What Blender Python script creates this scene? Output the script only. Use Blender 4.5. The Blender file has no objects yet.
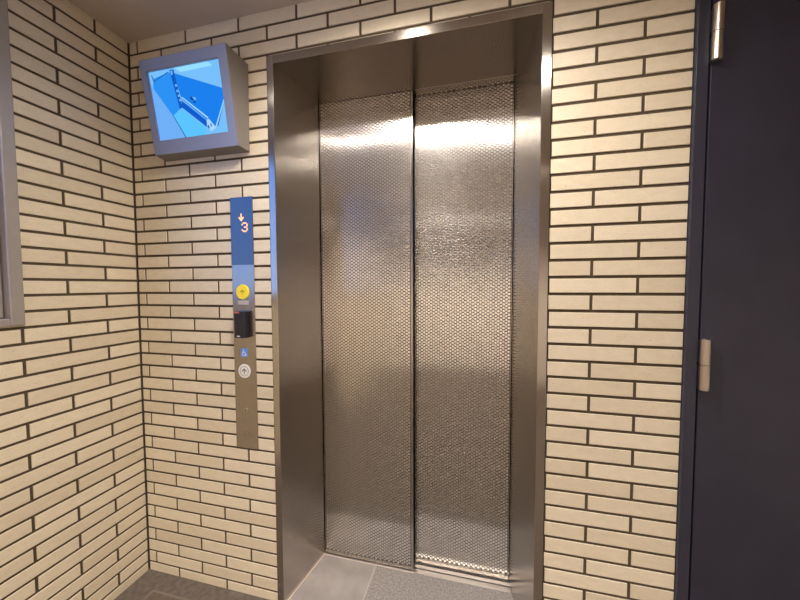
import bpy, bmesh, math, random
from mathutils import Vector, Matrix
random.seed(7)
S = bpy.context.scene
COL = S.collection

# ------------------------------------------------------------------ camera, world, exposure
cam = bpy.data.cameras.new('camera')
cam.sensor_fit = 'HORIZONTAL'; cam.sensor_width = 36.0
cam.lens = 320.3216 / 800 * 36.0
cam.clip_start = 0.01
cam_o = bpy.data.objects.new('camera', cam); COL.objects.link(cam_o)
R = Vector((0.97253434, 0.23273561, -0.00332966))
U = Vector((-0.00717634, 0.04428009, 0.99899338))
F = Vector((-0.23264877, 0.97153148, -0.04473409))
m = Matrix((( R.x, U.x, -F.x, 1.44137531), (R.y, U.y, -F.y, -1.098501), (R.z, U.z, -F.z, 1.28680503), (0, 0, 0, 1)))
cam_o.matrix_world = m
S.camera = cam_o
S.view_settings.view_transform = 'Standard'
S.view_settings.look = 'None'
S.view_settings.gamma = 1.0
S.view_settings.use_curve_mapping = False
S.view_settings.exposure = 0.0

W = bpy.data.worlds.new('world'); S.world = W; W.use_nodes = True
wn = W.node_tree.nodes; wl = W.node_tree.links
bg = wn['Background']
tc = wn.new('ShaderNodeTexCoord'); sp = wn.new('ShaderNodeSeparateXYZ'); rp = wn.new('ShaderNodeValToRGB')
wl.new(tc.outputs['Generated'], sp.inputs[0]); wl.new(sp.outputs['Z'], rp.inputs[0]); wl.new(rp.outputs[0], bg.inputs['Color'])
rp.color_ramp.elements[0].position = 0.0; rp.color_ramp.elements[0].color = (0.30, 0.46, 0.86, 1)
rp.color_ramp.elements[1].position = 0.6; rp.color_ramp.elements[1].color = (0.10, 0.30, 0.95, 1)
SKY_STRENGTH = 2.6
bg.inputs['Strength'].default_value = SKY_STRENGTH

LAMP_COLOR = (1.0, 0.918, 0.82)
SPOT_W = 70.0           # beam of the downlight before the elevator
DISC_GLOW = 50.0       # its shining disc
SPOT3_W = 18.0          # downlight over the tiles beside the steel door
DISC3_GLOW = 25.0
WASH_W = 165.0          # added unseen lamps, brightening the far wall that the doors mirror
LINE_GLOW = 32.0        # slim LED line along the elevator wall
TUBE_GLOW = 5.0        # linear light over the far wall

# ------------------------------------------------------------------ materials
def mat(name):
    M = bpy.data.materials.new(name); M.use_nodes = True
    return M, M.node_tree.nodes, M.node_tree.links, M.node_tree.nodes['Principled BSDF']
def simple(name, col, rough=0.5, metal=0.0, spec=0.5, noise=0.0, nscale=20.0, bump=0.0, bscale=200.0, coat=0.0):
    M, n, l, b = mat(name)
    b.inputs['Base Color'].default_value = (*col, 1)
    b.inputs['Roughness'].default_value = rough
    b.inputs['Metallic'].default_value = metal
    b.inputs['Specular IOR Level'].default_value = spec
    b.inputs['Coat Weight'].default_value = coat
    t = n.new('ShaderNodeTexCoord')
    if noise:
        nz = n.new('ShaderNodeTexNoise'); nz.inputs['Scale'].default_value = nscale; nz.inputs['Detail'].default_value = 5
        l.new(t.outputs['Object'], nz.inputs['Vector'])
        mx = n.new('ShaderNodeMix'); mx.data_type = 'RGBA'
        mx.inputs['A'].default_value = tuple(c * (1 - noise) for c in col) + (1,)
        mx.inputs['B'].default_value = tuple(min(1, c * (1 + noise)) for c in col) + (1,)
        l.new(nz.outputs['Fac'], mx.inputs['Factor']); l.new(mx.outputs['Result'], b.inputs['Base Color'])
    if bump:
        nb = n.new('ShaderNodeTexNoise'); nb.inputs['Scale'].default_value = bscale; nb.inputs['Detail'].default_value = 3
        l.new(t.outputs['Object'], nb.inputs['Vector'])
        bp = n.new('ShaderNodeBump'); bp.inputs['Strength'].default_value = bump; bp.inputs['Distance'].default_value = 0.002
        l.new(nb.outputs['Fac'], bp.inputs['Height']); l.new(bp.outputs['Normal'], b.inputs['Normal'])
    return M
def emit(name, col, st):
    M = bpy.data.materials.new(name); M.use_nodes = True
    n = M.node_tree.nodes; n.clear()
    e = n.new('ShaderNodeEmission'); o = n.new('ShaderNodeOutputMaterial')
    e.inputs['Color'].default_value = (*col, 1); e.inputs['Strength'].default_value = st
    M.node_tree.links.new(e.outputs[0], o.inputs[0])
    return M

def tile_mat():
    M, n, l, b = mat('cream_tile')
    g = n.new('ShaderNodeNewGeometry'); t = n.new('ShaderNodeTexCoord')
    r = n.new('ShaderNodeValToRGB')
    r.color_ramp.elements[0].color = (0.67, 0.575, 0.43, 1); r.color_ramp.elements[1].color = (0.77, 0.675, 0.52, 1)
    l.new(g.outputs['Random Per Island'], r.inputs[0])
    nz = n.new('ShaderNodeTexNoise'); nz.inputs['Scale'].default_value = 26; nz.inputs['Detail'].default_value = 6
    mp = n.new('ShaderNodeMapping'); mp.inputs['Scale'].default_value = (1, 1, 2.5)
    l.new(t.outputs['Object'], mp.inputs[0]); l.new(mp.outputs[0], nz.inputs['Vector'])
    hs = n.new('ShaderNodeMix'); hs.data_type = 'RGBA'; hs.blend_type = 'MULTIPLY'; hs.inputs['Factor'].default_value = 0.35
    cr = n.new('ShaderNodeValToRGB'); cr.color_ramp.elements[0].position = 0.3; cr.color_ramp.elements[1].position = 0.7
    cr.color_ramp.elements[0].color = (0.78, 0.76, 0.72, 1); cr.color_ramp.elements[1].color = (1, 1, 1, 1)
    l.new(nz.outputs['Fac'], cr.inputs[0]); l.new(r.outputs[0], hs.inputs['A']); l.new(cr.outputs[0], hs.inputs['B'])
    # small dark pits
    vo = n.new('ShaderNodeTexNoise'); vo.inputs['Scale'].default_value = 190; vo.inputs['Detail'].default_value = 2
    mp2 = n.new('ShaderNodeMapping'); mp2.inputs['Scale'].default_value = (0.55, 0.55, 1.6)
    l.new(t.outputs['Object'], mp2.inputs[0]); l.new(mp2.outputs[0], vo.inputs['Vector'])
    pr = n.new('ShaderNodeValToRGB'); pr.color_ramp.elements[0].position = 0.27; pr.color_ramp.elements[1].position = 0.34
    pr.color_ramp.elements[0].color = (0.55, 0.5, 0.42, 1); pr.color_ramp.elements[1].color = (1, 1, 1, 1)
    l.new(vo.outputs['Fac'], pr.inputs[0])
    h2 = n.new('ShaderNodeMix'); h2.data_type = 'RGBA'; h2.blend_type = 'MULTIPLY'; h2.inputs['Factor'].default_value = 0.8
    l.new(hs.outputs['Result'], h2.inputs['A']); l.new(pr.outputs[0], h2.inputs['B'])
    l.new(h2.outputs['Result'], b.inputs['Base Color'])
    b.inputs['Roughness'].default_value = 0.42
    b.inputs['Specular IOR Level'].default_value = 0.45
    bp = n.new('ShaderNodeBump'); bp.inputs['Strength'].default_value = 0.35; bp.inputs['Distance'].default_value = 0.0015
    l.new(vo.outputs['Fac'], bp.inputs['Height']); l.new(bp.outputs['Normal'], b.inputs['Normal'])
    return M

def steel_mat(name, col, rough, stretch=(1, 1, 60), amt=0.06, aniso=0.0, smudge=0.05, tang=(0, 0, 1)):
    M, n, l, b = mat(name)
    t = n.new('ShaderNodeTexCoord'); mp = n.new('ShaderNodeMapping'); mp.inputs['Scale'].default_value = stretch
    l.new(t.outputs['Object'], mp.inputs[0])
    nz = n.new('ShaderNodeTexNoise'); nz.inputs['Scale'].default_value = 14; nz.inputs['Detail'].default_value = 4
    l.new(mp.outputs[0], nz.inputs['Vector'])
    n2 = n.new('ShaderNodeTexNoise'); n2.inputs['Scale'].default_value = 3.0; n2.inputs['Detail'].default_value = 3
    l.new(t.outputs['Object'], n2.inputs['Vector'])
    ma = n.new('ShaderNodeMath'); ma.operation = 'MULTIPLY_ADD'; ma.inputs[1].default_value = amt; ma.inputs[2].default_value = rough - amt / 2
    mb = n.new('ShaderNodeMath'); mb.operation = 'MULTIPLY_ADD'; mb.inputs[1].default_value = smudge
    l.new(nz.outputs['Fac'], ma.inputs[0]); l.new(n2.outputs['Fac'], mb.inputs[0]); l.new(ma.outputs[0], mb.inputs[2])
    l.new(mb.outputs[0], b.inputs['Roughness'])
    b.inputs['Base Color'].default_value = (*col, 1); b.inputs['Metallic'].default_value = 1
    b.inputs['Anisotropic'].default_value = aniso
    if aniso:
        tv = n.new('ShaderNodeCombineXYZ')
        for k_ in range(3): tv.inputs[k_].default_value = tang[k_]
        l.new(tv.outputs[0], b.inputs['Tangent'])
    return M

def floor_mat():
    M, n, l, b = mat('hall_stone_tile')
    t = n.new('ShaderNodeTexCoord'); s = n.new('ShaderNodeSeparateXYZ'); l.new(t.outputs['Object'], s.inputs[0])
    def math_(op, a, bb, c=None):
        q = n.new('ShaderNodeMath'); q.operation = op
        for i, v in enumerate((a, bb, c)):
            if v is None: continue
            if isinstance(v, (int, float)): q.inputs[i].default_value = v
            else: l.new(v, q.inputs[i])
        return q.outputs[0]
    x, y = s.outputs['X'], s.outputs['Y']
    # border strip along the two tiled walls
    inx = math_('GREATER_THAN', x, 0.122); iny = math_('LESS_THAN', y, -0.082)
    inner = math_('MULTIPLY', inx, iny)
    ex = math_('LESS_THAN', math_('ABSOLUTE', math_('SUBTRACT', x, 0.118), 0), 0.004)
    ey = math_('LESS_THAN', math_('ABSOLUTE', math_('SUBTRACT', y, -0.078), 0), 0.004)
    jx = math_('LESS_THAN', math_('ABSOLUTE', math_('SUBTRACT', math_('MODULO', math_('ADD', x, 6 - 0.118), 0.4), 0.2), 0), 0.0025)
    ln = math_('MAXIMUM', math_('MULTIPLY', ex, math_('LESS_THAN', y, -0.074)), math_('MULTIPLY', ey, math_('GREATER_THAN', x, 0.114)))
    nz = n.new('ShaderNodeTexNoise'); nz.inputs['Scale'].default_value = 45; nz.inputs['Detail'].default_value = 6
    l.new(t.outputs['Object'], nz.inputs['Vector'])
    c1 = n.new('ShaderNodeValToRGB'); c1.color_ramp.elements[0].color = (0.105, 0.085, 0.072, 1); c1.color_ramp.elements[1].color = (0.165, 0.138, 0.12, 1)
    c2 = n.new('ShaderNodeValToRGB'); c2.color_ramp.elements[0].color = (0.11, 0.085, 0.065, 1); c2.color_ramp.elements[1].color = (0.155, 0.125, 0.098, 1)
    for c in (c1, c2): l.new(nz.outputs['Fac'], c.inputs[0]); c.color_ramp.elements[0].position = 0.3; c.color_ramp.elements[1].position = 0.7
    mx = n.new('ShaderNodeMix'); mx.data_type = 'RGBA'; l.new(inner, mx.inputs['Factor']); l.new(c1.outputs[0], mx.inputs['A']); l.new(c2.outputs[0], mx.inputs['B'])
    m2 = n.new('ShaderNodeMix'); m2.data_type = 'RGBA'; l.new(ln, m2.inputs['Factor']); l.new(mx.outputs['Result'], m2.inputs['A']); m2.inputs['B'].default_value = (0.19, 0.16, 0.135, 1)
    l.new(m2.outputs['Result'], b.inputs['Base Color'])
    b.inputs['Roughness'].default_value = 0.6; b.inputs['Specular IOR Level'].default_value = .2
    return M
def recess_mat():
    M, n, l, b = mat('recess_stone_tile')
    t = n.new('ShaderNodeTexCoord'); s = n.new('ShaderNodeSeparateXYZ'); l.new(t.outputs['Object'], s.inputs[0])
    g = n.new('ShaderNodeMath'); g.operation = 'GREATER_THAN'; g.inputs[1].default_value = 1.0; l.new(s.outputs['X'], g.inputs[0])
    d = n.new('ShaderNodeMath'); d.operation = 'SUBTRACT'; d.inputs[1].default_value = 0.998; l.new(s.outputs['X'], d.inputs[0])
    a = n.new('ShaderNodeMath'); a.operation = 'ABSOLUTE'; l.new(d.outputs[0], a.inputs[0])
    j = n.new('ShaderNodeMath'); j.operation = 'LESS_THAN'; j.inputs[1].default_value = 0.0035; l.new(a.outputs[0], j.inputs[0])
    nz = n.new('ShaderNodeTexNoise'); nz.inputs['Scale'].default_value = 12; nz.inputs['Detail'].default_value = 6
    nf = n.new('ShaderNodeTexNoise'); nf.inputs['Scale'].default_value = 130; nf.inputs['Detail'].default_value = 4
    l.new(t.outputs['Object'], nz.inputs['Vector']); l.new(t.outputs['Object'], nf.inputs['Vector'])
    c1 = n.new('ShaderNodeValToRGB'); c1.color_ramp.elements[0].color = (0.27, 0.245, 0.232, 1); c1.color_ramp.elements[1].color = (0.36, 0.325, 0.31, 1)
    c2 = n.new('ShaderNodeValToRGB'); c2.color_ramp.elements[0].color = (0.18, 0.163, 0.155, 1); c2.color_ramp.elements[1].color = (0.34, 0.31, 0.295, 1)
    for c in (c1, c2): c.color_ramp.elements[0].position = 0.33; c.color_ramp.elements[1].position = 0.67
    l.new(nz.outputs['Fac'], c1.inputs[0]); l.new(nf.outputs['Fac'], c2.inputs[0])
    mx = n.new('ShaderNodeMix'); mx.data_type = 'RGBA'; l.new(g.outputs[0], mx.inputs['Factor']); l.new(c1.outputs[0], mx.inputs['A']); l.new(c2.outputs[0], mx.inputs['B'])
    m2 = n.new('ShaderNodeMix'); m2.data_type = 'RGBA'; l.new(j.outputs[0], m2.inputs['Factor']); l.new(mx.outputs['Result'], m2.inputs['A']); m2.inputs['B'].default_value = (0.40, 0.36, 0.335, 1)
    l.new(m2.outputs['Result'], b.inputs['Base Color'])
    b.inputs['Roughness'].default_value = 0.5
    return M
def glass_mat():
    M = bpy.data.materials.new('window_glass'); M.use_nodes = True
    n = M.node_tree.nodes; l = M.node_tree.links; n.clear()
    o = n.new('ShaderNodeOutputMaterial'); mx = n.new('ShaderNodeMixShader'); tr = n.new('ShaderNodeBsdfTransparent'); gl = n.new('ShaderNodeBsdfGlossy')
    lw = n.new('ShaderNodeLayerWeight'); lw.inputs['Blend'].default_value = 0.5
    pw = n.new('ShaderNodeMath'); pw.operation = 'POWER'; pw.inputs[1].default_value = 5; l.new(lw.outputs['Facing'], pw.inputs[0])
    fr = n.new('ShaderNodeMath'); fr.operation = 'MULTIPLY_ADD'; fr.inputs[1].default_value = .9; fr.inputs[2].default_value = .04; l.new(pw.outputs[0], fr.inputs[0])
    gl.inputs['Roughness'].default_value = 0.03; tr.inputs['Color'].default_value = (0.93, 0.96, 1, 1)
    l.new(fr.outputs[0], mx.inputs[0]); l.new(tr.outputs[0], mx.inputs[1]); l.new(gl.outputs[0], mx.inputs[2]); l.new(mx.outputs[0], o.inputs[0])
    return M

M_TILE = tile_mat()
M_GROUT = simple('dark_grout', (0.095, 0.068, 0.044), 0.9, spec=0.1, noise=0.25, nscale=120)
TG = (1, 0, 0)
M_STEEL = steel_mat('brushed_steel', (0.51, 0.47, 0.43), 0.16, (40, 40, 1), .02, .85, tang=(0.25, 0.97, 0), smudge=.03)
M_LINTEL = steel_mat('lintel_steel', (0.37, 0.325, 0.285), 0.20, (1, 40, 40), .04, .6, tang=(0, 0.5, 1), smudge=.03)
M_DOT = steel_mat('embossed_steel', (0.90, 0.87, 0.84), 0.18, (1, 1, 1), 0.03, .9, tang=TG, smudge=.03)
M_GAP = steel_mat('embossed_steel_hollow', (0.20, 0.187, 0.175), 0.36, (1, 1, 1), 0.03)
M_DPLAIN = steel_mat('door_steel', (0.50, 0.455, 0.41), 0.26, (40, 40, 1), .04, .95, tang=TG, smudge=.03)
M_SILL = steel_mat('sill_aluminium', (0.74, 0.70, 0.66), 0.34, (2, 60, 1))
M_PLATE = steel_mat('plate_steel', (0.42, 0.375, 0.33), 0.22, (50, 50, 1))
M_BLACK = simple('black_void', (0.008, 0.007, 0.007), 0.8, spec=0.1)
M_CEIL = simple('painted_ceiling', (0.56, 0.47, 0.385), 0.85, spec=0.1, noise=0.05, nscale=3)
M_DOOR = simple('charcoal_door_paint', (0.027, 0.026, 0.043), 0.40, spec=0.4, noise=0.25, nscale=9, bump=0.15, bscale=260)
M_DFRAME = simple('charcoal_frame_paint', (0.032, 0.032, 0.050), 0.38, spec=0.4, noise=0.15, nscale=14)
M_HINGE = steel_mat('hinge_steel', (0.50, 0.44, 0.385), 0.27, (1, 1, 40))
M_WIN = simple('bronze_grey_aluminium', (0.40, 0.36, 0.34), 0.36, metal=0.4, noise=0.06, nscale=30)
M_GLASS = glass_mat()
M_FLOOR = floor_mat(); M_RECESS = recess_mat()
M_HOUSE = simple('monitor_grey_paint', (0.19, 0.165, 0.15), 0.45, spec=0.4, noise=0.04, nscale=30, bump=0.1, bscale=500)
M_COVER = simple('monitor_cover_bluish_grey', (0.24, 0.265, 0.40), 0.42, spec=0.4, bump=0.1, bscale=500)
M_WHITE = simple('white_plastic', (0.78, 0.76, 0.72), 0.35)
M_YELLOW = simple('yellow_plastic', (0.95, 0.74, 0.02), 0.35)
M_INK = simple('dark_ink', (0.02, 0.018, 0.015), 0.5)
M_READER = simple('black_plastic', (0.012, 0.012, 0.020), 0.25, spec=0.5)
M_RED = simple('red_label', (0.62, 0.11, 0.08), 0.5)
M_SIGNBLUE = simple('sign_blue', (0.10, 0.28, 0.78), 0.45)
M_GLOSS = simple('display_blue_black_glass', (0.002, 0.020, 0.095), 0.06, spec=1.0, coat=1.0)
M_LED = emit('display_orange_led', (1.0, 0.50, 0.26), 1.7)
M_LEDW = emit('display_led_core', (1.0, 0.72, 0.55), 1.6)
M_GREYLBL = simple('grey_label', (0.40, 0.37, 0.35), 0.5)
M_BEAD = simple('pale_sealant', (0.58, 0.50, 0.43), 0.55)
M_DBEAD = simple('dark_sealant', (0.020, 0.017, 0.014), 0.6)
M_WALLP = simple('pale_render', (0.78, 0.70, 0.61), 0.8, noise=0.04, nscale=4)
M_LAMP2 = emit('tube_light_glow', LAMP_COLOR, TUBE_GLOW)
M_TRIMW = simple('lamp_housing_white', (0.55, 0.50, 0.44), 0.6)

# ------------------------------------------------------------------ mesh helpers
class MB:
    def __init__(s): s.v = []; s.f = []; s.m = []
    def poly(s, pts, mi=0):
        i = len(s.v); s.v += [tuple(p) for p in pts]; s.f.append(tuple(range(i, i + len(pts)))); s.m.append(mi)
    def box(s, x0, x1, y0, y1, z0, z1, mi=0):
        i = len(s.v)
        s.v += [(x, y, z) for z in (z0, z1) for y in (y0, y1) for x in (x0, x1)]
        for f in ((0, 2, 3, 1), (4, 5, 7, 6), (0, 1, 5, 4), (2, 6, 7, 3), (0, 4, 6, 2), (1, 3, 7, 5)):
            s.f.append(tuple(i + k for k in f)); s.m.append(mi)
    def prism(s, pts2, fn, a, b, mi=0):
        """pts2 outline, fn(p, t) -> 3d point, extruded between t=a and t=b"""
        i = len(s.v); k = len(pts2)
        s.v += [fn(p, a) for p in pts2] + [fn(p, b) for p in pts2]
        s.f.append(tuple(range(i + k - 1, i - 1, -1))); s.m.append(mi)
        s.f.append(tuple(range(i + k, i + 2 * k))); s.m.append(mi)
        for q in range(k):
            r = (q + 1) % k
            s.f.append((i + q, i + r, i + k + r, i + k + q)); s.m.append(mi)
    def build(s, name, mats, parent=None, bevel=0.0, seg=2, smooth=False, fix=True):
        me = bpy.data.meshes.new(name); me.from_pydata(s.v, [], s.f)
        if not isinstance(mats, (list, tuple)): mats = [mats]
        for q in mats: me.materials.append(q)
        me.polygons.foreach_set('material_index', s.m)
        if fix or bevel:
            bm = bmesh.new(); bm.from_mesh(me)
            if fix: bmesh.ops.recalc_face_normals(bm, faces=bm.faces)
            if bevel:
                ed = [e for e in bm.edges if len(e.link_faces) == 2 and e.calc_face_angle(0) > 0.5]
                bmesh.ops.bevel(bm, geom=ed, offset=bevel, segments=seg, profile=0.5, affect='EDGES', clamp_overlap=True)
            bm.to_mesh(me); bm.free()
        if smooth:
            for p in me.polygons: p.use_smooth = True
        me.update()
        o = bpy.data.objects.new(name, me); COL.objects.link(o)
        if parent: o.parent = parent
        return o
def cyl(mb, c, r, axis, h, n=32, mi=0, r2=None):
    """closed cylinder starting at c, going h along axis"""
    a = Vector(axis).normalized(); t = a.orthogonal().normalized(); b = a.cross(t); c = Vector(c)
    r2 = r if r2 is None else r2
    i = len(mb.v)
    for k in range(n):
        g = 2 * math.pi * k / n; mb.v.append(tuple(c + (t * math.cos(g) + b * math.sin(g)) * r))
    for k in range(n):
        g = 2 * math.pi * k / n; mb.v.append(tuple(c + a * h + (t * math.cos(g) + b * math.sin(g)) * r2))
    mb.f.append(tuple(range(i + n - 1, i - 1, -1))); mb.m.append(mi)
    mb.f.append(tuple(range(i + n, i + 2 * n))); mb.m.append(mi)
    for k in range(n):
        q = (k + 1) % n; mb.f.append((i + k, i + q, i + n + q, i + n + k)); mb.m.append(mi)
def ring(mb, c, r0, r1, y0, y1, a0=0, a1=360, n=40, mi=0):
    """flat ring in the XZ plane between y0 and y1"""
    full = abs(a1 - a0) >= 360
    cx, cz = c
    for k in range(n):
        A = math.radians(a0 + (a1 - a0) * k / n); B = math.radians(a0 + (a1 - a0) * (k + 1) / n)
        P = [(cx + r * math.cos(g), cz + r * math.sin(g)) for r, g in ((r0, A), (r1, A), (r1, B), (r0, B))]
        mb.poly([(p[0], y0, p[1]) for p in P], mi)
        mb.poly([(P[1][0], y0, P[1][1]), (P[1][0], y1, P[1][1]), (P[2][0], y1, P[2][1]), (P[2][0], y0, P[2][1])], mi)
        mb.poly([(P[0][0], y0, P[0][1]), (P[3][0], y0, P[3][1]), (P[3][0], y1, P[3][1]), (P[0][0], y1, P[0][1])], mi)
def empty(name, loc, label=None, cat=None, kind=None, group=None):
    o = bpy.data.objects.new(name, None); COL.objects.link(o); o.location = loc; o.empty_display_size = 0.05
    if label: o['label'] = label
    if cat: o['category'] = cat
    if kind: o['kind'] = kind
    if group: o['group'] = group
    return o
def local(o, parent):
    """keep world coordinates of a mesh written in world space under a placed Empty"""
    o.parent = parent; o.matrix_parent_inverse = Matrix.Translation(parent.location).inverted(); return o
def tag(o, label=None, cat=None, kind=None, group=None):
    if label: o['label'] = label
    if cat: o['category'] = cat
    if kind: o['kind'] = kind
    if group: o['group'] = group
    return o

# ------------------------------------------------------------------ setting: tiled walls
P = 0.053; ZT = 42.75 * P; L = 0.2490; HJ = 0.0047
CEIL = 2.318
BACKY = -3.30           # wall behind the camera
RIGHTX = 3.25
def zi(i): return ZT - i * P
def tile(mb, a0, a1, z0, z1, fn, seam0=False, seam1=False):
    """one glazed tile: raised front with a small chamfer; a = along wall; fn(a, depth, z), depth>0 towards the room"""
    if a1 - a0 < 0.004 or z1 - z0 < 0.0015: return
    c = min(0.0009, (z1 - z0) * 0.3, (a1 - a0) * .3)
    b0 = a0 + (0 if seam0 else c); b1 = a1 - (0 if seam1 else c)
    i = len(mb.v)
    mb.v += [fn(a0, -.006, z0), fn(a1, -.006, z0), fn(a1, -.006, z1), fn(a0, -.006, z1),
             fn(a0, -.0010, z0), fn(a1, -.0010, z0), fn(a1, -.0010, z1), fn(a0, -.0010, z1),
             fn(b0, 0, z0 + c), fn(b1, 0, z0 + c), fn(b1, 0, z1 - c), fn(b0, 0, z1 - c)]
    for k in range(4):
        q = (k + 1) % 4
        mb.f += [(i + k, i + q, i + 4 + q, i + 4 + k), (i + 4 + k, i + 4 + q, i + 8 + q, i + 8 + k)]; mb.m += [0, 0]
    mb.f.append((i + 8, i + 9, i + 10, i + 11)); mb.m.append(0)
def courses(mb, lo, hi, odd0, even0, fn, holes):
    for c in range(-1, 43):
        zt = min(zi(c) - HJ, CEIL); zb = max(zi(c + 1) + HJ, 0.0)
        if c == -1: zt = CEIL
        if c == 42: zb = 0.0
        s = odd0 if c % 2 else even0
        k = math.floor((lo - s) / L)
        while s + k * L < hi:
            a0 = max(s + k * L + HJ, lo); a1 = min(s + (k + 1) * L - HJ, hi); k += 1
            if a1 <= a0: continue
            pieces = [(a0, a1, zb, zt, False, False)]
            for (h0, h1, hz0, hz1) in holes:
                out = []
                for (p0, p1, q0, q1, s0, s1) in pieces:
                    if p1 <= h0 or p0 >= h1 or q1 <= hz0 or q0 >= hz1: out.append((p0, p1, q0, q1, s0, s1)); continue
                    part_v = q1 > hz1 or q0 < hz0
                    if p0 < h0: out.append((p0, h0, q0, q1, s0, part_v))
                    if p1 > h1: out.append((h1, p1, q0, q1, part_v, s1))
                    if q1 > hz1: out.append((max(p0, h0), min(p1, h1), hz1, q1, p0 < h0 or s0, p1 > h1 or s1))
                    if q0 < hz0: out.append((max(p0, h0), min(p1, h1), q0, hz0, p0 < h0 or s0, p1 > h1 or s1))
                pieces = out
            for (p0, p1, q0, q1, s0, s1) in pieces: tile(mb, p0, p1, q0, q1, fn, s0, s1)

FX0, FX1, FZ1 = 0.665, 1.660, 2.150          # elevator surround outer edge
DX0, DX1, DZ1 = 2.031, 2.945, 2.150          # steel door frame outer edge
G = 0.003
# back wall
mb = MB()
courses(mb, 0.0047, RIGHTX, 0.0426, 0.1676, lambda a, d, z: (a, -d, z),
        [(FX0 - G, FX1 + G, -1, FZ1 + G), (DX0 - .001, DX1 + .001, -1, DZ1)])
nt = len(mb.f)
mb.box(-0.15, FX0 - G, 0.0035, 0.40, -.0805, CEIL, 1)
mb.box(FX0 - G, FX1 + G, 0.0035, 0.22, FZ1 + G, CEIL, 1)
mb.box(FX1 + G, DX0, 0.0035, 0.40, -.0805, CEIL, 1)
mb.box(DX0, DX1, 0.0035, 0.40, DZ1, CEIL, 1)
mb.box(DX1, RIGHTX + .15, 0.0035, 0.40, 0, CEIL, 1)
mb.box(FX0 - G, FX1 + G, 0.38, 0.40, -.0805, CEIL, 2)
mb.box(DX0, DX1, 0.20, 0.40, 0, DZ1, 2)
mb.box(FX0 - G, FX1 + G, 0.2572, 0.40, -.08, -.031, 2)  # unseen black blocks, added to stop sky light leaking in by the sill
mb.box(FX0 - G, .7345, 0.2575, 0.38, -.031, -.001, 2); mb.box(1.5925, FX1 + G, 0.2575, 0.38, -.031, -.001, 2)
tag(mb.build('wall_back', [M_TILE, M_GROUT, M_BLACK]), 'cream brick-tiled wall around the elevator with dark joints', kind='structure')

# left wall with a window opening
WY0, WY1, WZ0, WZ1 = 0.369, 1.55, 1.162, 2.275
mb = MB()
courses(mb, 0.0047, -BACKY, 0.1239, 0.2479, lambda a, d, z: (d, -a, z), [(WY0, WY1, WZ0, WZ1)])
mb.box(-0.15, -0.0035, BACKY, -WY1, 0, CEIL, 1)
mb.box(-0.15, -0.0035, -WY0, 0.0035, 0, CEIL, 1)
mb.box(-0.15, -0.0035, -WY1, -WY0, 0, WZ0, 1)
mb.box(-0.15, -0.0035, -WY1, -WY0, WZ1, CEIL, 1)
tag(mb.build('wall_left', [M_TILE, M_GROUT]), 'cream brick-tiled left wall with a window in it', kind='structure')

mb = MB(); mb.box(RIGHTX, RIGHTX + .15, BACKY, 0.0, 0, CEIL)
tag(mb.build('wall_right', M_WALLP), kind='structure')
mb = MB(); mb.box(-0.15, RIGHTX + .15, BACKY - .15, BACKY, 0, CEIL)
tag(mb.build('wall_front', M_WALLP), kind='structure')

# floor
mb = MB()
mb.box(-0.15, RIGHTX + .15, BACKY - .15, 0.002, -0.08, 0.0, 0)
mb.box(FX0 + .002, FX1 - .002, 0.002, 0.2570, -0.08, 0.0, 1)
mb.box(-0.15, RIGHTX + .15, -.2, 0.42, -.12, -.081, 0)  # unseen slab, added to keep sky light from leaking up past the floor
tag(mb.build('floor', [M_FLOOR, M_RECESS]), 'brown grey stone tiled floor', kind='structure')

# ceiling with round recesses for the downlights
DL = [(1.72, -.66, SPOT3_W, DISC3_GLOW, .012, 'warm round downlight recessed in the ceiling to the right, nearest the steel door'),
      (1.17, -.45, SPOT_W, DISC_GLOW, .012, 'warm round downlight recessed in the ceiling just before the elevator'),
      (.70, -2.10, WASH_W, 20.0, .036, 'added unseen deep recessed lamp brightening the far wall, nearer the window wall'),
      (1.95, -2.10, WASH_W, 20.0, .036, 'added unseen deep recessed lamp brightening the far wall, away from the window wall')]
DR = .055
mb = MB()
X0c, X1c, Y0c, Y1c = -0.15, RIGHTX + .15, BACKY - .15, 0.40
q = .08
def cbox(x0, x1, y0, y1): mb.box(x0, x1, y0, y1, CEIL, CEIL + .1)
xs_ = sorted({X0c, X1c} | {d_[0] - q for d_ in DL} | {d_[0] + q for d_ in DL})
ys_ = sorted({Y0c, Y1c} | {d_[1] - q for d_ in DL} | {d_[1] + q for d_ in DL})
for xa, xb in zip(xs_, xs_[1:]):
    for ya, yb in zip(ys_, ys_[1:]):
        if not any(abs((xa + xb) / 2 - d_[0]) < q and abs((ya + yb) / 2 - d_[1]) < q for d_ in DL): cbox(xa, xb, ya, yb)
for dl in DL:
    n_ = 48     # square of ceiling with a round hole
    for k in range(n_):
        A = 2 * math.pi * k / n_; B = 2 * math.pi * (k + 1) / n_
        def sq(g):
            c_, s_ = math.cos(g), math.sin(g); f_ = q / max(abs(c_), abs(s_)); return (dl[0] + c_ * f_, dl[1] + s_ * f_, CEIL)
        def ci(g, z=CEIL): return (dl[0] + DR * math.cos(g), dl[1] + DR * math.sin(g), z)
        mb.poly([sq(A), ci(A), ci(B), sq(B)])
    mb.box(dl[0] - q, dl[0] + q, dl[1] - q, dl[1] + q, CEIL + .09, CEIL + .1)
tag(mb.build('ceiling', M_CEIL, fix=False), 'plain dull painted ceiling', kind='structure')

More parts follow.
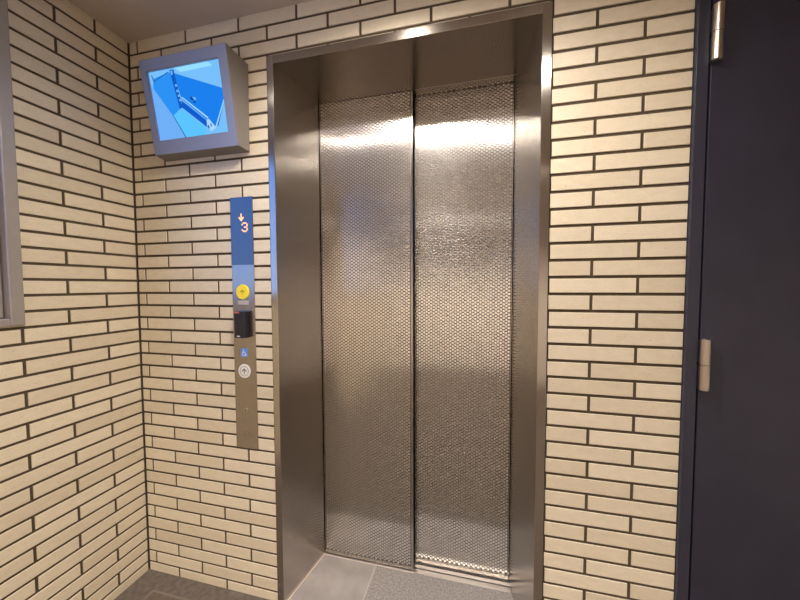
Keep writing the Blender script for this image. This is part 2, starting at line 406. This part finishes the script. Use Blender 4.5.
# ------------------------------------------------------------------ lights of the hall, plus two added far-wall lamps
M_CAN = simple('downlight_can', (0.10, 0.09, 0.08), 0.6)
for (x, y, wv, glow, dp, lab) in DL:
    t = empty('downlight', (x, y, CEIL), lab, 'ceiling light')
    mb = MB(); n_ = 48
    for k in range(n_):
        A = 2 * math.pi * k / n_; B = 2 * math.pi * (k + 1) / n_
        r_ = DR - .001
        mb.poly([(x + r_ * math.cos(A), y + r_ * math.sin(A), CEIL - .001), (x + r_ * math.cos(B), y + r_ * math.sin(B), CEIL - .001),
                 (x + r_ * math.cos(B), y + r_ * math.sin(B), CEIL + .07), (x + r_ * math.cos(A), y + r_ * math.sin(A), CEIL + .07)])
    cyl(mb, (x, y, CEIL + .07), DR - .001, (0, 0, 1), .01, 48)
    local(mb.build('can', M_CAN, fix=False), t)
    mb = MB(); cyl(mb, (x, y, CEIL + dp + .012), DR - .004, (0, 0, 1), .004, 48)
    local(mb.build('lens', emit('downlight_glow', LAMP_COLOR, glow)), t)
    ld = bpy.data.lights.new('beam', 'SPOT'); ld.energy = wv; ld.color = LAMP_COLOR; ld.spot_size = math.radians(160); ld.spot_blend = 0.85; ld.shadow_soft_size = .02
    lo = bpy.data.objects.new('beam', ld); COL.objects.link(lo); lo.location = (x, y, CEIL + dp); lo.parent = t; lo.matrix_parent_inverse = Matrix.Translation(t.location).inverted()

def tube_light(x0, x1, y, z, label):
    t = empty('batten_light', ((x0 + x1) / 2, y, z), label, 'ceiling light')
    mb = MB(); mb.box(x0, x1, y - .03, y + .03, z - .03, z); local(mb.build('housing', M_TRIMW, bevel=.004), t)
    mb = MB(); cyl(mb, (x0 + .01, y, z - .040), .008, (1, 0, 0), x1 - x0 - .02, 20); local(mb.build('tube', M_LAMP2), t)
tube_light(.67, 1.87, -3.22, CEIL, 'thin warm batten light on the ceiling along the far wall')

t = empty('ceiling_line_light', (1.2, -.55, CEIL), 'slim warm LED line on the ceiling parallel to the elevator wall', 'ceiling light')
mb = MB(); mb.box(.40, 1.98, -.564, -.536, CEIL - .010, CEIL); local(mb.build('housing', M_TRIMW, bevel=.001), t)
mb = MB(); mb.box(.405, 1.975, -.559, -.541, CEIL - .0115, CEIL - .0102); local(mb.build('diffuser', emit('line_light_glow', LAMP_COLOR, LINE_GLOW)), t)

# ------------------------------------------------------------------ window
w = empty('window_1', (0, -0.95, WZ0), 'bronze grey aluminium window in the left tiled wall', kind='structure')
mb = MB()
def bar(mb, y0, y1, z0, z1, x0, x1): mb.box(x0, x1, -y1, -y0, z0, z1)
fw_ = .034
bar(mb, WY0, WY0 + fw_, WZ0, WZ1, -.12, .009); bar(mb, WY1 - fw_, WY1, WZ0, WZ1, -.12, .009)
bar(mb, WY0 + fw_, WY1 - fw_, WZ0, WZ0 + fw_ - .010, -.12, .009); bar(mb, WY0 + fw_, WY1 - fw_, WZ1 - fw_, WZ1, -.12, .009)
local(mb.build('window_frame', M_WIN, bevel=.003), w)
mb = MB(); s0, s1, z0_, z1_ = WY0 + fw_ + .002, WY1 - fw_ - .002, WZ0 + fw_ - .008, WZ1 - fw_ - .002
bar(mb, s0, s0 + .04, z0_, z1_, -.06, -.018); bar(mb, s1 - .04, s1, z0_, z1_, -.06, -.018)
bar(mb, s0 + .04, s1 - .04, z0_, z0_ + .045, -.06, -.018); bar(mb, s0 + .04, s1 - .04, z1_ - .04, z1_, -.06, -.018)
local(mb.build('sash', M_WIN, bevel=.003), w)
mb = MB(); bar(mb, s0 + .036, s1 - .036, z0_ + .04, z1_ - .036, -.042, -.037)
local(mb.build('glass_pane', M_GLASS), w)

# ------------------------------------------------------------------ steel door on the right
d = empty('door_1', (2.5, 0, 0), 'charcoal painted steel door at the right edge of the photo', kind='structure')
mb = MB()
fy = -.012
mb.box(DX0, 2.0605, fy, .10, 0, DZ1 - .0); mb.box(2.915, DX1, fy, .10, 0, DZ1); mb.box(2.0605, 2.915, fy, .10, DZ1 - .03, DZ1)
mb.box(2.0605, 2.075, .045, .10, 0, DZ1 - .03); mb.box(2.90, 2.915, .045, .10, 0, DZ1 - .03)
local(mb.build('door_frame', M_DFRAME, bevel=.0015), d)
mb = MB(); mb.box(2.0655, 2.911, fy, .035, .006, DZ1 - .033)
local(mb.build('door_leaf', M_DOOR, bevel=.0015), d)
for zc in (1.970, 1.0595):
    h = empty('hinge', (2.0715, -.021, zc)); h.parent = d; h.matrix_parent_inverse = Matrix.Translation(d.location).inverted()
    h['label'] = 'silver flag hinge'
    for s_ in (-1, 1):
        mb = MB(); hz = .0750; x, y = 2.0715, -.023; r_ = .0124
        if s_ > 0: prof = [(.0008, r_), (hz - .003, r_), (hz, r_ - .0035)]
        else: prof = [(-hz, r_ - .0035), (-hz + .003, r_), (-.0008, r_)]
        n_ = 40; i = 0
        for (dz, rr) in prof:
            mb.v += [(x + rr * math.cos(2 * math.pi * k / n_), y + rr * math.sin(2 * math.pi * k / n_), zc + dz) for k in range(n_)]
        for j in range(2):
            for k in range(n_):
                q = (k + 1) % n_; mb.f.append((j * n_ + k, j * n_ + q, (j + 1) * n_ + q, (j + 1) * n_ + k)); mb.m.append(0)
        mb.f += [tuple(range(n_ - 1, -1, -1)), tuple(range(2 * n_, 3 * n_))]; mb.m += [0, 0]
        mb.box(2.0615, 2.0648, -.022, .03, zc + (.004 if s_ > 0 else -.07), zc + (.07 if s_ > 0 else -.004))
        o = mb.build('hinge_knuckle', M_HINGE, smooth=True); o.data.set_sharp_from_angle(angle=math.radians(35))
        o.parent = h; o.matrix_parent_inverse = Matrix.Translation((2.0715, -.021, zc)).inverted()

# ------------------------------------------------------------------ elevator entrance
E = empty('elevator', (1.16, 0.1, 0), 'stainless steel elevator entrance with two embossed sliding door panels', 'elevator')
YF = -.004
mb = MB()
mb.prism([(FX0, YF), (.692, YF), (.739, .262), (.731, .262), (.700, .09), (FX0, .03)], lambda p, t: (p[0], p[1], t), 0, FZ1)
o = local(mb.build('jamb', M_STEEL, bevel=.0012), E)
mb = MB()
mb.prism([(FX1, YF), (1.632, YF), (1.5865, .309), (1.5945, .309), (1.624, .09), (FX1, .03)], lambda p, t: (p[0], p[1], t), 0, FZ1)
local(mb.build('jamb', M_STEEL, bevel=.0012), E)
mb = MB()
def lx(y, side): return (.692 + .047 * max(0, y) / .262 - .002) if side == 0 else (1.632 - .0455 * max(0, y) / .309 + .002)
sec = [(YF, FZ1), (YF, 2.120), (.262, 2.1095), (.262, 2.116), (.03, FZ1)]
i = len(mb.v)
mb.v += [(lx(y, 0), y, z) for y, z in sec] + [(lx(y, 1), y, z) for y, z in sec]
k = len(sec)
mb.f += [tuple(range(k)), tuple(range(2 * k - 1, k - 1, -1))] + [(q, (q + 1) % k, k + (q + 1) % k, k + q) for q in range(k)]; mb.m += [0] * (k + 2)
mb.box(1.1765, 1.589, .2622, .3065, 2.1085, 2.1155)
local(mb.build('lintel', M_LINTEL, bevel=.0010), E)

def door_panel(x0, x1, yf, thick, z0, z1, m0, m1, zb, zt):
    """sheet steel panel whose face is pressed into staggered raised dashes"""
    mb = MB()
    mb.box(x0, x1, yf + .0006, yf + thick, z0, z1, 2)
    cp, vp = 0.01055, 0.01435        # column pitch, pitch along a column
    nx = int((x1 - m1 - x0 - m0) / cp); off = x0 + m0 + ((x1 - m1 - x0 - m0) - nx * cp) / 2
    base = yf + .0004
    # hollow ground between the dashes
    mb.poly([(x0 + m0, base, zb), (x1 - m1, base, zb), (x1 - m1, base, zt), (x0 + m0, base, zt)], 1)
    # plain margins, flush with the dash tops
    for (a, b, c, e_) in ((x0, x0 + m0, z0, z1), (x1 - m1, x1, z0, z1), (x0 + m0, x1 - m1, z0, zb), (x0 + m0, x1 - m1, zt, z1)):
        mb.poly([(a, yf, c), (b, yf, c), (b, yf, e_), (a, yf, e_)], 2)
    for (a, b) in ((x0, x1),):
        mb.poly([(a, yf, z0), (a, yf, z1), (a, yf + .001, z1), (a, yf + .001, z0)], 2); mb.poly([(b, yf, z0), (b, yf, z1), (b, yf + .001, z1), (b, yf + .001, z0)], 2)
    wx, wz = cp * .47, vp * .40     # half sizes at the foot
    tx, tz = cp * .415, vp * .315      # half sizes on top
    for c in range(nx):
        cx = off + (c + .5) * cp
        zz = zb + vp * (.5 if c % 2 else 1.0)
        while zz + wz < zt:
            i = len(mb.v)
            mb.v += [(cx - wx, base, zz - wz), (cx + wx, base, zz - wz), (cx + wx, base, zz + wz), (cx - wx, base, zz + wz),
                     (cx - tx, yf, zz - tz), (cx + tx, yf, zz - tz), (cx + tx, yf, zz + tz), (cx - tx, yf, zz + tz)]
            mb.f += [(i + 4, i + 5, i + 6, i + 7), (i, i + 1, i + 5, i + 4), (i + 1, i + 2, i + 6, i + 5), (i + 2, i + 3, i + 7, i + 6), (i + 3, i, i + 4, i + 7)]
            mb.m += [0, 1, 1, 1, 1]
            zz += vp
    return local(mb.build('door_panel', [M_DOT, M_GAP, M_DPLAIN], fix=False), E)
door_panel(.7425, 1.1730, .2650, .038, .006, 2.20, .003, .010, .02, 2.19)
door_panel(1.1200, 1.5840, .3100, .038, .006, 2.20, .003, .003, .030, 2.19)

mb = MB()
mb.box(.735, 1.592, .2572, .2800, -.03, .0015); mb.box(.735, 1.592, .2860, .3030, -.03, .0015); mb.box(.735, 1.592, .3110, .3560, -.03, .0010)
mb.box(.735, 1.592, .2572, .3560, -.03, -.006, 1)  # groove bottoms coloured black to stand in for the shade inside
local(mb.build('sill', [M_SILL, M_BLACK], bevel=.0006), E)
mb = MB()
mb.prism([(.694, .0), (.700, .0), (.744, .257), (.739, .257)], lambda p, t: (p[0], p[1], t), 0.0002, .004)
mb.box(.742, 1.17, .2540, .2572, 0.0002, .0025)
tag(local(mb.build('sealant_bead', M_BEAD), E))
mb = MB()
h_ = .0004
mb.box(FX0 - G + h_, FX0 - .0002, -.0005, .0031, 0.0005, FZ1 + G - h_); mb.box(FX1 + .0002, FX1 + G - h_, -.0005, .0031, 0.0005, FZ1 + G - h_); mb.box(FX0 - .0002, FX1 + .0002, -.0005, .0031, FZ1 + .0002, FZ1 + G - h_)
tag(local(mb.build('sealant_joint', M_DBEAD), E), 'dark sealant line')

# ------------------------------------------------------------------ call panel
PX0, PX1, PZ0, PZ1 = .4845, .5865, .627, 1.637
K = empty('elevator_call_panel', (.5355, 0, PZ0), 'tall narrow steel call panel with a dark floor display, left of the elevator', 'call panel')
PT = -.003
mb = MB(); mb.box(PX0, PX1, PT, -.0002, PZ0, PZ1); local(mb.build('faceplate', M_PLATE, bevel=.001), K)
mb = MB(); mb.box(PX0 + .0004, PX1 - .0004, PT - .0012, PT, 1.3715, PZ1 - .0004); disp = local(mb.build('display', M_GLOSS, bevel=.0006), K)
def sub(o, parent): o.parent = parent; o.matrix_parent_inverse = parent.matrix_parent_inverse.copy() if False else Matrix.Translation(K.location).inverted(); return o
def subpart(o, part):   # both written in world space below the same thing
    o.parent = part; return o
yd = PT - .0016
mb = MB()   # arrow pointing down
def rect(mb, x0, x1, z0, z1, y, mi=0, th=.0004):
    mb.box(x0, x1, y, y + th, z0, z1, mi)
rect(mb, .5320, .5372, 1.549, 1.5725, yd)
mb.prism([(.5215, 1.5565), (.5262, 1.5600), (.5346, 1.5510), (.5430, 1.5600), (.5477, 1.5565), (.5346, 1.5415)], lambda p, t: (p[0], t, p[1]), yd, yd + .0004)
subpart(mb.build('arrow_mark', M_LED), disp)
mb = MB()   # numeral 3 in dots
pat = ["01110", "10001", "00001", "00110", "00001", "10001", "01110"]
for r_, row in enumerate(pat):
    for c_, v in enumerate(row):
        if v == '1': cyl(mb, (.5385 + c_ * .0056, yd + .0004, 1.5345 - r_ * .0053), .0032, (0, -1, 0), .0004, 10)
subpart(mb.build('floor_numeral', M_LED), disp)

# hall call button
mb = MB(); cyl(mb, (.5330, PT, 1.2640), .0300, (0, -1, 0), .0035, 48, r2=.0285); btn = local(mb.build('call_button', M_YELLOW, bevel=.0006), K)
mb = MB()
mb.prism([(.5235, 1.2640), (.5255, 1.2622), (.5330, 1.2680), (.5405, 1.2622), (.5425, 1.2640), (.5330, 1.2715)], lambda p, t: (p[0], t, p[1]), PT - .0040, PT - .0034)
rect(mb, .5318, .5342, 1.2545, 1.2610, PT - .0040, th=.0006)
subpart(mb.build('arrow_mark', M_INK), btn)
btn['label'] = 'yellow call button'
mb = MB(); mb.box(.5085, .5585, PT - .0006, PT, 1.2130, 1.2300); lb = local(mb.build('braille_label', M_GREYLBL), K)
mb = MB()
for c_ in range(9):
    for r_ in range(2):
        if (c_ * 5 + r_ * 3) % 4: cyl(mb, (.5125 + c_ * .0053, PT - .0006, 1.2185 + r_ * .006), .0013, (0, -1, 0), .0007, 8)
subpart(mb.build('braille_dots', M_WHITE), lb)
# card reader
mb = MB(); mb.box(.5085, .5585, -.028, PT, 1.0820, 1.1880); rd = local(mb.build('card_reader', M_READER, bevel=.003), K)
rd['label'] = 'black card reader block'
mb = MB(); mb.box(.5110, .5330, -.0284, -.0279, 1.1800, 1.1865); subpart(mb.build('red_label', M_RED), rd)
mb = MB(); mb.box(.5210, .5350, -.0284, -.0279, 1.0880, 1.0915); subpart(mb.build('white_mark', M_WHITE), rd)
# wheelchair sign
mb = MB(); mb.box(.5150, .5490, PT - .0005, PT, 1.0040, 1.0370); wc = local(mb.build('wheelchair_sign', M_SIGNBLUE), K)
mb = MB(); y0 = PT - .0009
cyl(mb, (.5285, PT - .0005, 1.0325), .0021, (0, -1, 0), .0004, 16)
rect(mb, .5273, .5297, 1.0195, 1.0300, y0); rect(mb, .5285, .5355, 1.0238, 1.0256, y0); rect(mb, .5285, .5375, 1.0185, 1.0207, y0)
mb.prism([(.5355, 1.0205), (.5378, 1.0205), (.5420, 1.0105), (.5398, 1.0095)], lambda p, t: (p[0], t, p[1]), y0, y0 + .0004)
rect(mb, .5400, .5445, 1.0090, 1.0110, y0)
ring(mb, (.5302, 1.0155), .0066, .0086, y0, y0 + .0004, 110, 375, 28)
subpart(mb.build('wheelchair_mark', M_WHITE), wc)
# accessible call button
mb = MB(); cyl(mb, (.5325, PT, .9455), .0285, (0, -1, 0), .0030, 48, r2=.0275); wb = local(mb.build('call_button', M_WHITE, bevel=.0006), K)
wb['label'] = 'white accessible call button'
mb = MB(); ring(mb, (.5325, .9455), .0185, .0200, PT - .0034, PT - .0029); 
mb.prism([(.5205, .9455), (.5230, .9432), (.5325, .9525), (.5420, .9432), (.5445, .9455), (.5325, .9570)], lambda p, t: (p[0], t, p[1]), PT - .0036, PT - .0029)
rect(mb, .5308, .5342, .9335, .9500, PT - .0036, th=.0007)
subpart(mb.build('arrow_mark', M_INK), wb)
mb = MB(); mb.box(.5060, .5620, PT - .0004, PT, .8610, .8875); local(mb.build('blank_plate', M_PLATE), K)
for zk in (.7835, .6830):
    mb = MB(); cyl(mb, (.5335, PT, zk), .0105, (0, -1, 0), .0022, 32, r2=.0098); ks = local(mb.build('key_switch', M_HINGE, bevel=.0004), K)
    mb = MB(); rect(mb, .5326, .5344, zk - .0065, zk + .0065, PT - .0026, th=.0005); subpart(mb.build('key_slot', M_INK), ks)

K.location.x += .0025

# ------------------------------------------------------------------ CCTV monitor on the wall
Q = empty('security_monitor', (.38, 0, 1.97), 'grey box monitor tilted down on the wall, showing the elevator cabin in blue', 'monitor')
MO = Vector((.1805, -.050, 1.812)); EX = Vector((1, 0, 0)); EZ = Vector((0, -.1610, .98695)).normalized(); EN = Vector((0, -.98695, -.1610)).normalized()
def mp_(s, t, d=0.0): return tuple(MO + EX * s + EZ * t + EN * d)
MW, MH = .3925, .3384
sx0, sx1, st0, st1 = .0285, .3540, .0525, .2975
RC = -.010
mb = MB()
O = [mp_(0, 0), mp_(MW, 0), mp_(MW, MH), mp_(0, MH)]
I = [mp_(sx0, st0), mp_(sx1, st0), mp_(sx1, st1), mp_(sx0, st1)]
J = [mp_(sx0, st0, RC), mp_(sx1, st0, RC), mp_(sx1, st1, RC), mp_(sx0, st1, RC)]
zb_, zt_ = O[0][2] - .006, O[2][2] - .010
B = [(O[0][0], -.0005, zb_), (O[1][0] + .008, -.0005, zb_), (O[1][0] + .010, -.0005, zt_), (O[0][0], -.0005, zt_)]
i = 0
mb.v = O + I + J + B
for k in range(4):
    q = (k + 1) % 4
    mb.f += [(k, q, 4 + q, 4 + k), (4 + k, 4 + q, 8 + q, 8 + k), (q, k, 12 + k, 12 + q)]; mb.m += [1, 1, 0]
mb.f += [(8, 9, 10, 11), (15, 14, 13, 12)]; mb.m += [0, 0]
hs = local(mb.build('housing', [M_HOUSE, M_COVER], bevel=.0016), Q)
def scr(name, polys):
    mb = MB(); mats = []
    for n_, (col, st, pts, lift) in enumerate(polys):
        Mx = emit('picture_tone_%d' % n_, col, st); mats.append(Mx)
        mb.poly([mp_(s, t, RC + .0012 + lift) for s, t in pts], n_)
    return mb.build(name, mats, fix=False)
def srgb(r, g, b): return tuple(((c / 255) / 12.92 if c / 255 < .04045 else ((c / 255 + .055) / 1.055) ** 2.4) for c in (r, g, b))
c = .0001
POLY = [
 (srgb(120, 192, 252), 1, [(sx0, st0), (sx1, st0), (sx1, st1), (sx0, st1)], 0),
 (srgb(150, 222, 255), 1, [(.1489, .2965), (.2997, .2965), (.3185, .2807), (.1766, .2791)], c),
 (srgb(28, 128, 238), 1, [(.1424, .2812), (.3476, .2033), (.3484, .1673), (.2939, .0715), (.2623, .104), (.1612, .1909)], 2 * c),
 (srgb(44, 146, 244), 1, [(.0483, .2745), (.1279, .286), (.1418, .2785), (.1544, .16), (.1094, .1361), (.0377, .2414)], 2 * c),
 (srgb(92, 196, 255), 1, [(.1094, .1361), (.1576, .1567), (.2568, .0755), (.2418, .0540), (.1551, .0537)], 2 * c),
 (srgb(112, 176, 246), 1, [(.0290, .2602), (.1094, .1361), (.1551, .0537), (.029, .0537)], 2 * c),
 (srgb(20, 92, 196), 1, [(.1272, .2929), (.1465, .2923), (.1597, .1594), (.1466, .1569)], 3 * c),
 (srgb(16, 92, 206), 1, [(.1599, .1853), (.2586, .1044), (.2577, .0801), (.1582, .1596)], 3 * c),
 (srgb(150, 212, 255), 1, [(.1618, .1937), (.1649, .1973), (.2702, .1134), (.2662, .1081)], 4 * c),
 (srgb(170, 214, 250), 1, [(.2614, .107), (.2721, .1075), (.2981, .074), (.2734, .0632), (.259, .0869)], 4 * c),
 (srgb(18, 90, 190), 1, [(.3446, .1622), (.3465, .1564), (.3092, .0814), (.2984, .0757)], 3 * c),
 (srgb(150, 210, 255), 1, [(.3488, .1695), (.3527, .1668), (.3006, .0754), (.2933, .0762)], 4 * c),
 (srgb(24, 84, 160), 1, [(.1083, .138), (.1118, .1375), (.1565, .054), (.1528, .0534)], 4 * c),
 (srgb(30, 80, 140), 1, [(.039, .2861), (.0425, .2866), (.05, .2617), (.0466, .2593)], 4 * c),
 (srgb(30, 80, 140), 1, [(.0453, .2623), (.0468, .2650), (.1191, .2884), (.12, .2855)], 4 * c),
 (srgb(20, 70, 140), 1, [(.1994, .1889), (.2078, .1924), (.2153, .1807), (.2072, .1783)], 4 * c),
 (srgb(120, 190, 250), 1, [(.2127, .1901), (.2256, .1862), (.2268, .177), (.2185, .1814)], 4 * c),
 (srgb(20, 70, 140), 1, [(.2146, .1773), (.2246, .1738), (.2202, .1675), (.2118, .1709)], 4 * c),
 (srgb(110, 180, 245), 1, [(.1309, .289), (.1403, .2893), (.1395, .2754), (.1316, .2749)], 5 * c),
 (srgb(110, 180, 245), 1, [(.1413, .242), (.1514, .2417), (.1528, .2342), (.1426, .2338)], 5 * c),
 (srgb(110, 180, 245), 1, [(.144, .2228), (.1534, .2228), (.1547, .2146), (.1444, .2142)], 5 * c),
 (srgb(110, 180, 245), 1, [(.1464, .2054), (.1557, .2053), (.1566, .1984), (.1471, .1979)], 5 * c),
 (srgb(110, 180, 245), 1, [(.149, .189), (.157, .1897), (.1579, .1833), (.1499, .1825)], 5 * c),
 (srgb(40, 110, 190), 1, [(.2600, .0850), (.2660, .0880), (.2700, .0760), (.2640, .0740)], 5 * c),
 (srgb(40, 110, 190), 1, [(.2740, .0930), (.2790, .0900), (.2800, .0800), (.2745, .0820)], 5 * c),
]
o = local(scr('screen', POLY), Q)
o['label'] = 'lit blue camera picture of the elevator cabin'
